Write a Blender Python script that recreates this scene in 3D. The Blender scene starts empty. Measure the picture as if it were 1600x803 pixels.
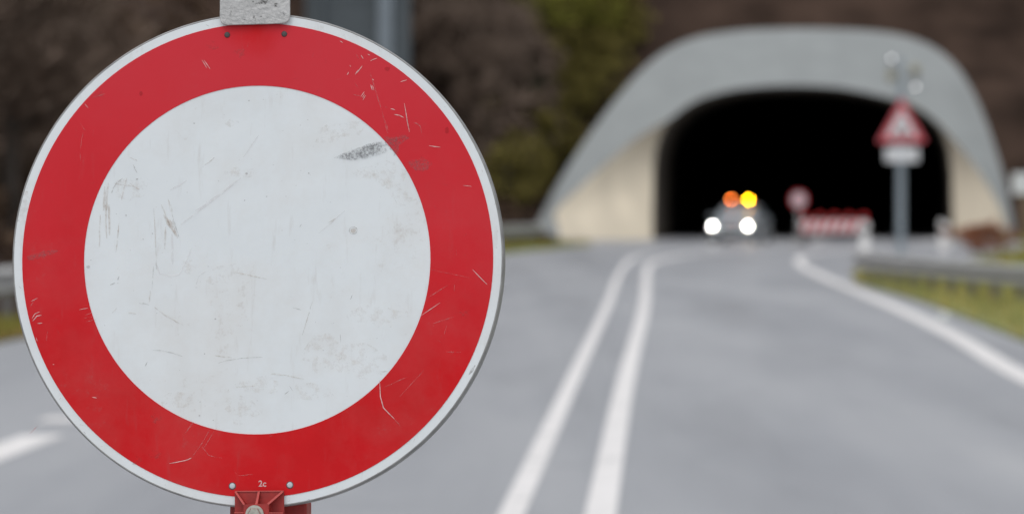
import bpy, bmesh, math, random
from mathutils import Vector, Matrix, Euler
R = math.radians
random.seed(7)
scene = bpy.context.scene
col = scene.collection

# ------------------------------------------------------------------ camera
F = 6500.0            # focal length in photo pixels (photo 1600 x 803)
H = 1.48              # camera height
HOR = 319.0           # horizon row in the photo
PITCH = math.atan((401.5 - HOR) / F)
def P(px, py, Y):
    """world point on the ray through photo pixel (px,py) at world depth Y"""
    dx, dz = (px - 800) / F, (401.5 - py) / F
    c, s = math.cos(PITCH), math.sin(PITCH)
    wy, wz = c + dz * s, -s + dz * c
    return Vector((dx / wy * Y, Y, H + wz / wy * Y))
def G(px, py):
    dz = (401.5 - py) / F
    c, s = math.cos(PITCH), math.sin(PITCH)
    wy, wz = c + dz * s, -s + dz * c
    Y = -H * wy / wz
    return Vector(((px - 800) / F / wy * Y, Y, 0))

SIGN_Y = 5.118
cam_d = bpy.data.cameras.new('camera')
cam = bpy.data.objects.new('camera', cam_d)
col.objects.link(cam)
scene.camera = cam
cam.location = (0, 0, H)
cam.rotation_euler = (R(90) - PITCH, 0, 0)
cam_d.sensor_fit = 'HORIZONTAL'; cam_d.sensor_width = 36
cam_d.lens = F * 36 / 1600
cam_d.clip_end = 3000; cam_d.clip_start = 0.1
cam_d.dof.use_dof = True
cam_d.dof.focus_distance = SIGN_Y - 0.01
cam_d.dof.aperture_fstop = cam_d.lens / 20.8

# ------------------------------------------------------------------ helpers
def tag(o, label=None, cat=None, group=None, kind=None):
    if label: o['label'] = label
    if cat: o['category'] = cat
    if group: o['group'] = group
    if kind: o['kind'] = kind
    return o
def empty(name, loc, label=None, cat=None, group=None, rot=(0, 0, 0)):
    o = bpy.data.objects.new(name, None); col.objects.link(o)
    o.location = loc; o.rotation_euler = rot; o.empty_display_size = .2
    return tag(o, label, cat, group)
def obj(name, bm, mats, parent=None, smooth=False):
    me = bpy.data.meshes.new(name)
    bm.to_mesh(me); bm.free()
    for m in (mats if isinstance(mats, (list, tuple)) else [mats]): me.materials.append(m)
    if smooth:
        for p in me.polygons: p.use_smooth = True
    o = bpy.data.objects.new(name, me); col.objects.link(o)
    if parent: o.parent = parent
    return o
def copy_tree(o, parent=None):
    c = o.copy(); col.objects.link(c)
    if parent: c.parent = parent
    for ch in list(o.children): copy_tree(ch, c)
    return c
def bm_new(): return bmesh.new()
def box(bm, c, s, rot=None, bevel=0.0, mi=0):
    m = Matrix.Translation(c) @ (rot.to_matrix().to_4x4() if rot else Matrix()) @ Matrix.Diagonal((s[0], s[1], s[2], 1))
    r = bmesh.ops.create_cube(bm, size=1, matrix=m)
    vs = r['verts']
    fs = set(f for v in vs for f in v.link_faces)
    for f in fs: f.material_index = mi
    if bevel:
        es = list(set(e for v in vs for e in v.link_edges))
        bmesh.ops.bevel(bm, geom=es, offset=bevel, segments=2, affect='EDGES', profile=.6)
    return bm
def tube(bm, pts, radii, n=10, cap=True, mi=0):
    rings = []
    pts = [Vector(p) for p in pts]
    if not isinstance(radii, (list, tuple)): radii = [radii] * len(pts)
    for i, p in enumerate(pts):
        t = (pts[min(i + 1, len(pts) - 1)] - pts[max(i - 1, 0)]).normalized()
        a = Vector((0, 0, 1)) if abs(t.z) < .9 else Vector((1, 0, 0))
        u = t.cross(a).normalized(); v = t.cross(u)
        rings.append([bm.verts.new(p + (u * math.cos(k * 2 * math.pi / n) + v * math.sin(k * 2 * math.pi / n)) * radii[i]) for k in range(n)])
    loft(bm, rings, cap, mi)
    return bm
def loft(bm, rings, cap=True, mi=0, closed=True):
    n = len(rings[0])
    for a, b in zip(rings, rings[1:]):
        for k in range(n if closed else n - 1):
            f = bm.faces.new((a[k], a[(k + 1) % n], b[(k + 1) % n], b[k])); f.material_index = mi
    if cap and closed:
        f = bm.faces.new(list(reversed(rings[0]))); f.material_index = mi
        f = bm.faces.new(rings[-1]); f.material_index = mi
def lathe_y(bm, prof, n=96, c=(0, 0, 0), mi=0):
    """profile of (radius, y) swept round the local Y axis"""
    c = Vector(c); rings = []
    for r, y in prof:
        rings.append([bm.verts.new(c + Vector((r * math.cos(k * 2 * math.pi / n), y, r * math.sin(k * 2 * math.pi / n)))) for k in range(n)])
    for a, b in zip(rings, rings[1:]):
        for k in range(n):
            f = bm.faces.new((a[k], a[(k + 1) % n], b[(k + 1) % n], b[k])); f.material_index = mi
    return rings
def cylinder(bm, p, q, r, n=16, mi=0): return tube(bm, [p, q], [r, r], n, True, mi)
def prism(bm, pts, y0, y1, mi=0):
    """polygon of (x,z) extruded from y0 (front) to y1"""
    a = [bm.verts.new((x, y0, z)) for x, z in pts]; b = [bm.verts.new((x, y1, z)) for x, z in pts]
    n = len(pts)
    fs = [bm.faces.new(a), bm.faces.new(list(reversed(b)))]
    for k in range(n): fs.append(bm.faces.new((a[k], b[k], b[(k + 1) % n], a[(k + 1) % n])))
    for f in fs: f.material_index = mi
    bmesh.ops.recalc_face_normals(bm, faces=fs)
def interp(tab, y):
    if y <= tab[0][0]: return tab[0][1]
    for i in range(len(tab) - 1):
        (a, b), (c, d) = tab[i], tab[i + 1]
        if y <= c:
            # Catmull-Rom style tangent for a smooth curve
            m0 = (d - tab[i - 1][1]) / (c - tab[i - 1][0]) if i > 0 else (d - b) / (c - a)
            m1 = (tab[i + 2][1] - b) / (tab[i + 2][0] - a) if i + 2 < len(tab) else (d - b) / (c - a)
            t = (y - a) / (c - a); h = c - a
            return ((2*t**3 - 3*t*t + 1) * b + (t**3 - 2*t*t + t) * h * m0 + (-2*t**3 + 3*t*t) * d + (t**3 - t*t) * h * m1)
    return tab[-1][1]

# ------------------------------------------------------------------ materials
def nodes_of(m):
    m.use_nodes = True
    return m.node_tree.nodes, m.node_tree.links, m.node_tree.nodes['Principled BSDF']
def ramp(N, stops):
    r = N.new('ShaderNodeValToRGB'); e = r.color_ramp.elements
    e[0].position, e[0].color = stops[0][0], (*stops[0][1], 1)
    e[1].position, e[1].color = stops[-1][0], (*stops[-1][1], 1)
    for p, c in stops[1:-1]:
        x = e.new(p); x.color = (*c, 1)
    return r
def noise(N, L, scale, detail=4, rough=.55, vec=None, stretch=None, coord='Object'):
    tc = N.new('ShaderNodeTexCoord'); n = N.new('ShaderNodeTexNoise')
    n.inputs['Scale'].default_value = scale; n.inputs['Detail'].default_value = detail; n.inputs['Roughness'].default_value = rough
    if stretch:
        mp = N.new('ShaderNodeMapping'); mp.inputs['Scale'].default_value = stretch
        L.new(tc.outputs[coord], mp.inputs['Vector']); L.new(mp.outputs['Vector'], n.inputs['Vector'])
    else: L.new(tc.outputs[coord], n.inputs['Vector'])
    return n
def mat(name, base, rough=.6, metal=0., var=.12, scale=6., bump=0., bscale=None, spec=.5, coat=0., coord='Object', stretch=None):
    m = bpy.data.materials.new(name); N, L, b = nodes_of(m)
    n = noise(N, L, scale, coord=coord, stretch=stretch)
    lo = tuple(max(0, c * (1 - var)) for c in base); hi = tuple(min(1, c * (1 + var)) for c in base)
    r = ramp(N, [(.3, lo), (.7, hi)]); L.new(n.outputs['Fac'], r.inputs['Fac']); L.new(r.outputs['Color'], b.inputs['Base Color'])
    b.inputs['Roughness'].default_value = rough; b.inputs['Metallic'].default_value = metal
    b.inputs['Specular IOR Level'].default_value = spec; b.inputs['Coat Weight'].default_value = coat
    if bump:
        n2 = noise(N, L, bscale or scale * 4, 6, coord=coord); bp = N.new('ShaderNodeBump'); bp.inputs['Strength'].default_value = bump; bp.inputs['Distance'].default_value = .02
        L.new(n2.outputs['Fac'], bp.inputs['Height']); L.new(bp.outputs['Normal'], b.inputs['Normal'])
    return m
def emit(name, colr, strength):
    m = bpy.data.materials.new(name); N, L, b = nodes_of(m)
    b.inputs['Base Color'].default_value = (*colr, 1)
    b.inputs['Emission Color'].default_value = (*colr, 1); b.inputs['Emission Strength'].default_value = strength
    return m
def patchy(name, base, scale, thr, soft=.12, alpha=1., stretch=None, rough=.6):
    """a smear: opaque where noise exceeds thr, clear elsewhere"""
    m = bpy.data.materials.new(name); N, L, b = nodes_of(m)
    n = noise(N, L, scale, 6, .7, stretch=stretch)
    r = ramp(N, [(thr, (0, 0, 0)), (thr + soft, (alpha, alpha, alpha))])
    L.new(n.outputs['Fac'], r.inputs['Fac']); L.new(r.outputs['Color'], b.inputs['Alpha'])
    b.inputs['Base Color'].default_value = (*base, 1); b.inputs['Roughness'].default_value = rough
    return m
def foliage(name, cols, rough=.75):
    m = bpy.data.materials.new(name); N, L, b = nodes_of(m)
    g = N.new('ShaderNodeNewGeometry'); oi = N.new('ShaderNodeObjectInfo')
    a = N.new('ShaderNodeMath'); a.operation = 'MULTIPLY_ADD'; a.inputs[1].default_value = .75
    sc = N.new('ShaderNodeMath'); sc.operation = 'MULTIPLY'; sc.inputs[1].default_value = .25
    L.new(oi.outputs['Random'], sc.inputs[0]); L.new(g.outputs['Random Per Island'], a.inputs[0]); L.new(sc.outputs[0], a.inputs[2])
    k = len(cols); r = ramp(N, [(i / (k - 1), c) for i, c in enumerate(cols)])
    L.new(a.outputs[0], r.inputs['Fac']); L.new(r.outputs['Color'], b.inputs['Base Color'])
    b.inputs['Roughness'].default_value = rough; b.inputs['Specular IOR Level'].default_value = .05
    return m

# road: damp grey asphalt with long wheel-track streaks
def asphalt():
    m = bpy.data.materials.new('damp_asphalt'); N, L, b = nodes_of(m)
    n1 = noise(N, L, .5, 5, .6, stretch=(1.6, .12, 1)); n2 = noise(N, L, .7, 4, .6, stretch=(.9, .10, 1)); n3 = noise(N, L, 55, 3, .7)
    r1 = ramp(N, [(.25, (.275, .282, .303)), (.5, (.343, .348, .366)), (.78, (.40, .40, .41))])
    L.new(n1.outputs['Fac'], r1.inputs['Fac'])
    r2 = ramp(N, [(.3, (.84, .84, .86)), (.7, (1.1, 1.09, 1.08))]); L.new(n2.outputs['Fac'], r2.inputs['Fac'])
    r3 = ramp(N, [(.3, (.72, .72, .72)), (.72, (1.25, 1.25, 1.25))]); L.new(n3.outputs['Fac'], r3.inputs['Fac'])
    m1 = N.new('ShaderNodeMix'); m1.data_type = 'RGBA'; m1.blend_type = 'MULTIPLY'; m1.inputs[0].default_value = 1
    m2 = N.new('ShaderNodeMix'); m2.data_type = 'RGBA'; m2.blend_type = 'MULTIPLY'; m2.inputs[0].default_value = 1
    L.new(r1.outputs['Color'], m1.inputs[6]); L.new(r2.outputs['Color'], m1.inputs[7])
    L.new(m1.outputs[2], m2.inputs[6]); L.new(r3.outputs['Color'], m2.inputs[7])
    n5 = noise(N, L, .55, 3, .5, stretch=(1.3, .6, 1)); r5 = ramp(N, [(.66, (1, 1, 1)), (.76, (.72, .72, .74))]); L.new(n5.outputs['Fac'], r5.inputs['Fac'])
    m3 = N.new('ShaderNodeMix'); m3.data_type = 'RGBA'; m3.blend_type = 'MULTIPLY'; m3.inputs[0].default_value = 1
    L.new(m2.outputs[2], m3.inputs[6]); L.new(r5.outputs['Color'], m3.inputs[7])
    L.new(m3.outputs[2], b.inputs['Base Color'])
    rr = ramp(N, [(.3, (.30, .30, .30)), (.7, (.46, .46, .46))]); L.new(n1.outputs['Fac'], rr.inputs['Fac']); L.new(rr.outputs['Color'], b.inputs['Roughness'])
    bp = N.new('ShaderNodeBump'); bp.inputs['Strength'].default_value = .35; bp.inputs['Distance'].default_value = .004
    L.new(n3.outputs['Fac'], bp.inputs['Height']); L.new(bp.outputs['Normal'], b.inputs['Normal'])
    return m
M_asphalt = asphalt()
def paint():
    m = bpy.data.materials.new('worn_road_paint'); N, L, b = nodes_of(m)
    n = noise(N, L, 3, 6, .7); r = ramp(N, [(.28, (.42, .41, .40)), (.45, (.80, .765, .745)), (.7, (.88, .84, .82))])
    L.new(n.outputs['Fac'], r.inputs['Fac']); L.new(r.outputs['Color'], b.inputs['Base Color']); b.inputs['Roughness'].default_value = .6
    return m
M_paint = paint()
M_ground = mat('leaf_litter_soil', (.050, .032, .024), .95, spec=.05, var=.5, scale=.35, bump=.5, bscale=5)
M_concrete = mat('grey_concrete', (.29, .305, .303), .85, var=.07, scale=.8, bump=.15, bscale=20, stretch=(1, 1, .22))
M_cream = mat('cream_render', (.78, .685, .535), .85, var=.12, scale=.8, bump=.1, bscale=20, stretch=(1, 1, .3))
M_lining = mat('sooty_tunnel_lining', (.012, .011, .010), .95, var=.3, scale=.6, spec=.05)  # near-black colour carries the shade deep in the tunnel
M_galv = mat('galvanised_steel', (.42, .41, .40), .55, .15, var=.15, scale=2.5)
M_post = mat('dull_steel_post', (.17, .16, .155), .6, .3, var=.2, scale=3)
M_pole = mat('grey_pole_steel', (.30, .345, .38), .5, .2, var=.1, scale=3)
M_alu_edge = mat('aluminium_edge', (.30, .295, .29), .5, .2, var=.25, scale=40)
M_white = mat('white_board', (.72, .73, .74), .5, var=.05, scale=4)
M_redfilm = mat('red_film', (.56, .025, .035), .45, var=.1, scale=5)
M_darksym = mat('black_film', (.02, .02, .022), .5)
M_rubber = mat('black_rubber', (.025, .025, .025), .85, var=.3, scale=12, bump=.3)
M_slate = mat('slate_sign_back', (.085, .100, .112), .6, .1, var=.08, scale=2)
M_slate2 = mat('pale_bracing_steel', (.22, .255, .29), .5, .2, var=.08, scale=2)
M_bark = mat('bark', (.045, .035, .028), .9, var=.4, scale=8, bump=.5)
M_twig = foliage('brown_twigs', [(.10, .072, .056), (.175, .128, .10), (.25, .19, .15)])
M_litter = foliage('dead_leaves', [(.034, .021, .014), (.066, .042, .028), (.118, .078, .05)])
M_rust = foliage('rust_leaves', [(.056, .027, .016), (.10, .048, .028), (.15, .078, .04)])
M_olive = foliage('olive_leaves', [(.085, .072, .022), (.155, .13, .038), (.23, .19, .055)])
M_green = foliage('yellow_green_leaves', [(.115, .115, .024), (.20, .195, .04), (.30, .27, .06)])
M_dark = foliage('dark_evergreen', [(.016, .018, .012), (.032, .034, .020), (.055, .056, .03)])
M_redbush = foliage('russet_leaves', [(.19, .07, .04), (.31, .125, .072), (.42, .20, .115)])
M_grass = foliage('verge_grass', [(.17, .205, .075), (.28, .30, .105), (.42, .38, .14), (.54, .37, .11)])
M_lush = foliage('lush_grass', [(.15, .17, .04), (.23, .24, .055), (.34, .28, .08), (.42, .25, .08)])
M_turf = mat('turf', (.26, .285, .12), .9, var=.35, scale=1.5)
M_turf2 = mat('lush_turf', (.15, .23, .05), .9, var=.25, scale=.6)

# ------------------------------------------------------------------ world and sun: bright overcast
w = bpy.data.worlds.new('World'); scene.world = w; w.use_nodes = True
N, L = w.node_tree.nodes, w.node_tree.links
bg = N['Background']
sky = N.new('ShaderNodeTexSky'); sky.sky_type = 'NISHITA'; sky.sun_disc = False
SUN_EL, SUN_ROT = 58, 200
sky.sun_elevation = R(SUN_EL); sky.sun_rotation = R(SUN_ROT); sky.air_density = 1.0; sky.dust_density = 3.0; sky.ozone_density = 1.0
hs = N.new('ShaderNodeHueSaturation'); hs.inputs['Saturation'].default_value = .30; hs.inputs['Value'].default_value = 1.0
L.new(sky.outputs['Color'], hs.inputs['Color'])
cl = N.new('ShaderNodeMix'); cl.data_type = 'RGBA'; cl.inputs[0].default_value = .55; cl.inputs[7].default_value = (6.6, 6.9, 7.2, 1)   # cloud layer
L.new(hs.outputs['Color'], cl.inputs[6]); L.new(cl.outputs[2], bg.inputs['Color'])
bg.inputs['Strength'].default_value = .15
sd = bpy.data.lights.new('sun', 'SUN'); so = bpy.data.objects.new('sun', sd); col.objects.link(so)
sd.energy = .55; sd.angle = R(30); sd.color = (1, .97, .93)
az = R(SUN_ROT)   # direction towards the sun, measured from +Y clockwise
sv = Vector((math.sin(az) * math.cos(R(SUN_EL)), math.cos(az) * math.cos(R(SUN_EL)), math.sin(R(SUN_EL))))
so.rotation_euler = sv.to_track_quat('Z', 'Y').to_euler(); so.location = (-20, -40, 60)
scene.view_settings.view_transform = 'Standard'; scene.view_settings.look = 'None'; scene.view_settings.exposure = 0; scene.view_settings.gamma = 1

# ------------------------------------------------------------------ road layout (X as a function of Y)
XL = [(-60, -6.4), (0, -6.2), (30, -5.6), (46, -4.95), (80, -3.0), (120, -.2), (155, 4.1), (180, 7.4), (300, 21)]
DL = [(-60, -2.7), (0, -.68), (19.9, .0), (34.2, .485), (59.8, 1.36), (91.6, 2.40), (116, 3.45), (130, 4.75), (143, 6.8), (157, 9.3), (178, 12.6), (260, 21)]
DR = [(-60, -2.3), (0, -.26), (19.9, .425), (34.2, .93), (59.8, 1.9), (91.6, 2.98), (104, 3.5), (116, 4.5), (128, 6.2), (140, 8.5), (155, 11), (178, 13.4), (260, 21.8)]
XR = [(-60, 2.6), (0, 3.35), (20, 3.85), (35.6, 4.39), (47.4, 5.0), (62.5, 5.6), (86.7, 6.42), (105.7, 7.3), (119.5, 8.45), (137, 11.1), (158, 15.6), (180, 18.2), (300, 30)]
XA = [(-60, 3.3), (0, 4.1), (35, 5.15), (62, 6.15), (84, 6.9), (95, 9.5), (115, 13.5), (140, 17.5), (160, 19.6), (180, 19.8), (300, 33)]
def ribbon(fa, fb, y0, y1, step, za, zb=None):
    bm = bm_new(); prev = None; y = y0
    zb = za if zb is None else zb
    while y <= y1 + 1e-6:
        c = (bm.verts.new((fa(y), y, za)), bm.verts.new((fb(y), y, zb)))
        if prev: bm.faces.new((prev[0], prev[1], c[1], c[0]))
        prev = c; y += step
    return bm
road = tag(obj('road', ribbon(lambda y: interp(XL, y) - .45 - (interp([(150, 0), (154, 3.6)], y) if y > 150 else 0), lambda y: interp(XA, y), -60, 296, 2, 0), M_asphalt), kind='structure')
def line(tab, y0, y1, w=.15, off=0, name='road_marking', far=0.):
    def norm(y): return math.sqrt(1 + ((interp(tab, y + 1) - interp(tab, y - 1)) / 2) ** 2)
    wd = lambda y: w * (1 + far * min(1, max(0, (y - 98) / 14)))
    return tag(obj(name, ribbon(lambda y: interp(tab, y) + off - wd(y) / 2 * norm(y), lambda y: interp(tab, y) + off + wd(y) / 2 * norm(y), y0, y1, 1.0, .004), M_paint), kind='structure')
line(DL, -40, 190, .125, far=.3); line(DR, -40, 190, .15, far=.8)
line(XL, 84, 178, .13, 0); line(XR, -40, 172, .24)
for a, b in ((-14, -8), (-5, 1), (4, 10), (13, 19), (20.6, 26.6), (28.3, 28.9), (36, 42), (45, 51), (54, 60)):
    t = [(y, -3.02 + (y - 26) * .034) for y in (-40, 26, 100)]
    tag(obj('road_marking', ribbon(lambda y: interp(t, y) - .14 - (.16 if a == 28.3 else 0), lambda y: interp(t, y) + .14 - (.16 if a == 28.3 else 0), a, b, (b - a) / 4, .004), M_paint), kind='structure')

# ------------------------------------------------------------------ portal curves (photo pixels -> world)
z2 = 1600 / 1562.0
def grow(pts, k):
    cx_, cy_ = 1215, 330; out = []
    for x, y in pts:
        d = math.hypot(x - cx_, y - cy_); out.append((x + (x - cx_) / d * k, y + (y - cy_) / d * k if y < 330 else y))
    return out
OUT = [(803, 366), (818, 335), (840, 292), (868, 245), (905, 190), (945, 138), (980, 100), (1015, 73), (1060, 54), (1120, 44), (1200, 40), (1280, 41), (1350, 46), (1400, 57), (1440, 78), (1472, 112), (1500, 165), (1524, 232), (1540, 290), (1550, 340), (1556, 366)]
INN = [(1002, 372), (1001, 330), (1002, 290), (1003, 252), (1007, 225), (1018, 198), (1038, 176), (1068, 158), (1105, 146), (1150, 139), (1215, 136.5), (1280, 140), (1335, 150), (1380, 164), (1410, 180), (1430, 200), (1441, 228), (1446, 262), (1447, 300), (1448, 340), (1449, 372)]
MID = [(856, 372), (851, 345), (848, 322), (885, 285), (932, 243), (979, 206), (1021, 182), (1060, 161), (1102, 146.5), (1149, 139.2), (1215, 136.6), (1280, 140.1), (1336, 150.5), (1386, 163), (1424, 182), (1450, 208), (1478, 242), (1505, 280), (1524, 315), (1536, 345), (1545, 372)]
OUT = grow(OUT, -4); INN = grow(INN, 6); MID = MID[:7] + grow(MID[7:14], 6) + MID[14:]
def dense(pts, n=6):
    out = []
    for i in range(len(pts) - 1):
        p0 = Vector(pts[max(i - 1, 0)]); p1 = Vector(pts[i]); p2 = Vector(pts[i + 1]); p3 = Vector(pts[min(i + 2, len(pts) - 1)])
        for k in range(n):
            t = k / n
            out.append(.5 * ((2 * p1) + (p2 - p0) * t + (2 * p0 - 5 * p1 + 4 * p2 - p3) * t * t + (3 * p1 - p0 - 3 * p2 + p3) * t ** 3))
    out.append(Vector(pts[-1])); return out
YO, YM, YI = 172.0, 174.0, 177.5      # the tube is cut on a slope: its crown lies farther back than its feet
def Wc(pts, fy):
    out = []
    for p in dense([Vector(q) for q in pts]):
        h = max(0, (372 - p.y) / 36)     # rough height in metres
        out.append(P(p.x * z2, p.y * z2, fy(h)))
    return out
cO, cM, cI = Wc(OUT, lambda h: 171.5 + .95 * h), Wc(MID, lambda h: 171 + .80 * h), Wc(INN, lambda h: 174.6 + .36 * h)
for c in (cO, cM, cI):     # bring the feet to the ground
    for i in (0, -1): c[i].z = -.15
AX = .085                  # tunnel axis drift in X per metre of Y
portal = empty('tunnel_portal', (12.4, YI, 0), 'grey concrete trumpet tunnel portal with cream flanks and black mouth in the hillside', 'tunnel portal')
def strip(name, a, b, m, smooth=True):
    bm = bm_new(); off = portal.location
    va = [bm.verts.new(p - off) for p in a]; vb = [bm.verts.new(p - off) for p in b]
    for k in range(len(a) - 1): bm.faces.new((va[k], va[k + 1], vb[k + 1], vb[k]))
    bmesh.ops.remove_doubles(bm, verts=bm.verts[:], dist=.002)
    return obj(name, bm, m, portal, smooth)
strip('collar', cO, cM, M_concrete)
strip('flank_wall', cM, cI, M_cream)
back = [Vector((p.x + .045 * (200 - p.y), 200, p.z - .25 + .3 * (p.z < 2))) for p in cO]
rim = [p + Vector((.04, .9, -.02)) for p in cO]
strip('outer_shell', rim, back, M_concrete)
strip('edge_band', cO, rim, M_concrete)
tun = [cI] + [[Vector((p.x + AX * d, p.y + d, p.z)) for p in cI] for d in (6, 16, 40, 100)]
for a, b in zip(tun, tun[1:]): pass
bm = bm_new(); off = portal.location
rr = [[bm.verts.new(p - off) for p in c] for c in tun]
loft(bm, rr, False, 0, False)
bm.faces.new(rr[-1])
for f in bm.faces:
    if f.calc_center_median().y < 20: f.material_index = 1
obj('tunnel_lining', bm, [M_lining, mat('grimy_entry_lining', (.20, .175, .15), .95, var=.3, scale=.6, spec=.05)], portal, True)  # paler entry colour carries the daylight reaching the first metres

# ------------------------------------------------------------------ terrain with a hole where the tunnel runs
def top_at(x, y):
    """height of the portal's outer shell above X at depth y (or -1)"""
    s = AX * max(0, y - YI)
    best = -1
    for a, b in zip(cO, cO[1:]):
        x0, x1 = a.x + s, b.x + s
        if min(x0, x1) <= x <= max(x0, x1) and abs(x1 - x0) > 1e-6:
            best = max(best, a.z + (b.z - a.z) * (x - x0) / (x1 - x0))
    return best
def inner_top(x, y):
    s = AX * max(0, y - YI); best = -1
    for a, b in zip(cI, cI[1:]):
        x0, x1 = a.x + s, b.x + s
        if min(x0, x1) <= x <= max(x0, x1) and abs(x1 - x0) > 1e-6:
            best = max(best, a.z + (b.z - a.z) * (x - x0) / (x1 - x0))
    return best + .1 if best > 0 else -1
def hill_h(x, y):
    left = interp(XL, max(y, -50)) - x - 4.2
    a = max(0, left) * .52 if y > 40 else max(0, left) * .52 * max(0, (y - 10) / 30)
    b = max(0, y - 181) * .62
    right = x - interp(XA, max(y, -50)) - 5.5
    c = max(0, right) * .5 * min(1, max(0, (y - 120) / 40))
    h = max(a, b, c)
    h = min(h, 40 + .15 * h)
    wob = (math.sin(x * .31 + y * .17) + math.sin(x * .13 - y * .23 + 2)) * .35 * min(1, h / 3)
    return h + wob
bm = bm_new()
xs = [-400, -300, -220, -160] + [-120 + 4 * i for i in range(15)] + [-60 + 2 * i for i in range(61)] + [66 + 6 * i for i in range(9)] + [160, 220, 300, 400]
ys = [-300, -200, -120, -60, -20] + [4 * i for i in range(30)] + [120 + 2 * i for i in range(56)] + [236 + 8 * i for i in range(10)] + [340, 420, 600]
gv = {}
for i, x in enumerate(xs):
    for j, y in enumerate(ys):
        gv[i, j] = bm.verts.new((x, y, hill_h(x, y) - .03))
for i in range(len(xs) - 1):
    for j in range(len(ys) - 1):
        cx, cy = (xs[i] + xs[i + 1]) / 2, (ys[j] + ys[j + 1]) / 2
        q = [gv[i, j], gv[i + 1, j], gv[i + 1, j + 1], gv[i, j + 1]]
        if 172 < cy < 290:
            if max(v.co.z for v in q) > .12 and any(v.co.z < inner_top(v.co.x, v.co.y) for v in q): continue
        bm.faces.new(q)
bmesh.ops.delete(bm, geom=[v for v in bm.verts if not v.link_faces], context='VERTS')
tag(obj('ground', bm, M_ground, smooth=True), kind='structure')

# ------------------------------------------------------------------ grass verges
def blades(name, fa, fb, y0, y1, n, h, m, label):
    bm = bm_new()
    for _ in range(n):
        y = random.uniform(y0, y1); a, b = fa(y), fb(y)
        if b <= a: continue
        x = random.uniform(a, b); hh = h * random.uniform(.4, 1.2); ang = random.uniform(0, 6.28); wd = hh * .16
        lx, ly = random.gauss(0, .3) * hh, random.gauss(0, .3) * hh
        d = Vector((math.cos(ang), math.sin(ang), 0)) * wd
        p = Vector((x, y, .02))
        bm.faces.new([bm.verts.new(p - d), bm.verts.new(p + d), bm.verts.new(p + Vector((lx, ly, hh)))])
    return tag(obj(name, bm, m), label, 'grass', kind='stuff')
RV0 = lambda y: interp(XA, y) + .02 if y < 80 else interp([(80, 6.78), (84, 6.95), (95, 9.55), (120, 14)], y)
RV1 = lambda y: interp([(0, 12), (60, 10), (76, 8.3), (83, 7.0)], y)
tag(obj('verge', ribbon(RV0, RV1, -20, 83, 1, .015), M_turf), kind='structure')
blades('grass', RV0, RV1, 25, 83, 9000, .17, M_grass, 'yellow green grass growing on the verge under the right crash barrier')
LV0 = lambda y: interp(XL, y) - interp([(70, 1.15), (110, 4.3)], y)
LV1 = lambda y: interp(XL, y) - .47
tag(obj('verge', ribbon(LV0, LV1, -20, 150, 2, .015), M_turf2), kind='structure')
blades('grass', LV0, LV1, 30, 150, 9000, .2, M_lush, 'lush green grass strip along the left crash barrier')
bm = bm_new()
for _ in range(3500):
    y = random.uniform(38, 70); x = interp(XL, y) - random.uniform(.42, .85); a = random.uniform(0, 6.28); l_ = random.uniform(.02, .05)
    c_ = Vector((x, y, random.uniform(.02, .07))); u = Vector((math.cos(a), math.sin(a), random.uniform(-.4, .4))) * l_; v = Vector((-math.sin(a), math.cos(a), random.uniform(-.4, .4))) * l_ * .6
    bm.faces.new([bm.verts.new(c_ - u), bm.verts.new(c_ + v), bm.verts.new(c_ + u), bm.verts.new(c_ - v)])
tag(obj('fallen_leaves', bm, foliage('orange_brown_leaves', [(.22, .12, .05), (.34, .19, .08), (.42, .26, .12)])), 'orange brown fallen leaves along the left road edge', 'leaves', kind='stuff')
FR0 = lambda y: interp(XA, y) + .1
FR1 = lambda y: interp(XA, y) + 8
tag(obj('verge', ribbon(FR0, FR1, 100, 170, 2, .015), M_turf2), kind='structure')
blades('grass', FR0, FR1, 100, 170, 5000, .3, M_lush, 'green grass beside the right foot of the tunnel portal')

# ------------------------------------------------------------------ crash barriers
WP = [(.0, .0), (.045, .02), (.10, .05), (.085, .10), (.0, .135), (.0, .175), (.085, .21), (.10, .26), (.045, .29), (.0, .31)]  # (towards road, z)
def barrier(fx, y0, y1, side, top, label, step=2.0, pst=4.0):
    root = empty('crash_barrier', (fx(y0), y0, 0), label, 'crash barrier')
    off = root.location
    bm = bm_new(); rings = []
    y = y0
    while y <= y1 + .01:
        zo = top - .31
        rings.append([bm.verts.new(Vector((fx(y) + side * dx, y, zo + dz)) - off) for dx, dz in WP] + [bm.verts.new(Vector((fx(y) + side * (dx - .006), y, zo + dz)) - off) for dx, dz in reversed(WP)])
        y += step
    loft(bm, rings, True)
    obj('beam', bm, M_galv, root)
    y = y0 + .3
    while y <= y1:
        b2 = bm_new()
        x = fx(y) - side * .085 - off.x
        for sx, sz in ((.10, 0),):
            box(b2, (x, y - off.y - .028, top / 2 - .02), (.14, .006, top + .05)); box(b2, (x, y - off.y + .028, top / 2 - .02), (.14, .006, top + .05))
            box(b2, (x - side * .047, y - off.y, top / 2 - .02), (.006, .05, top + .05))
        obj('post', b2, M_post, root)
        y += pst
    return root
RB = lambda y: interp([(20, 10.6), (59.6, 7.35), (70, 6.72), (78, 6.45)], y)
barrier(RB, 22, 78, -1, .60, 'galvanised crash barrier along the grass verge right of the road', 2, 2)
LB = lambda y: interp(XL, y) - interp([(70, .95), (110, 2.1)], y)
barrier(LB, 24, 148, 1, .76, 'long galvanised crash barrier along the left edge of the road')

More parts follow.
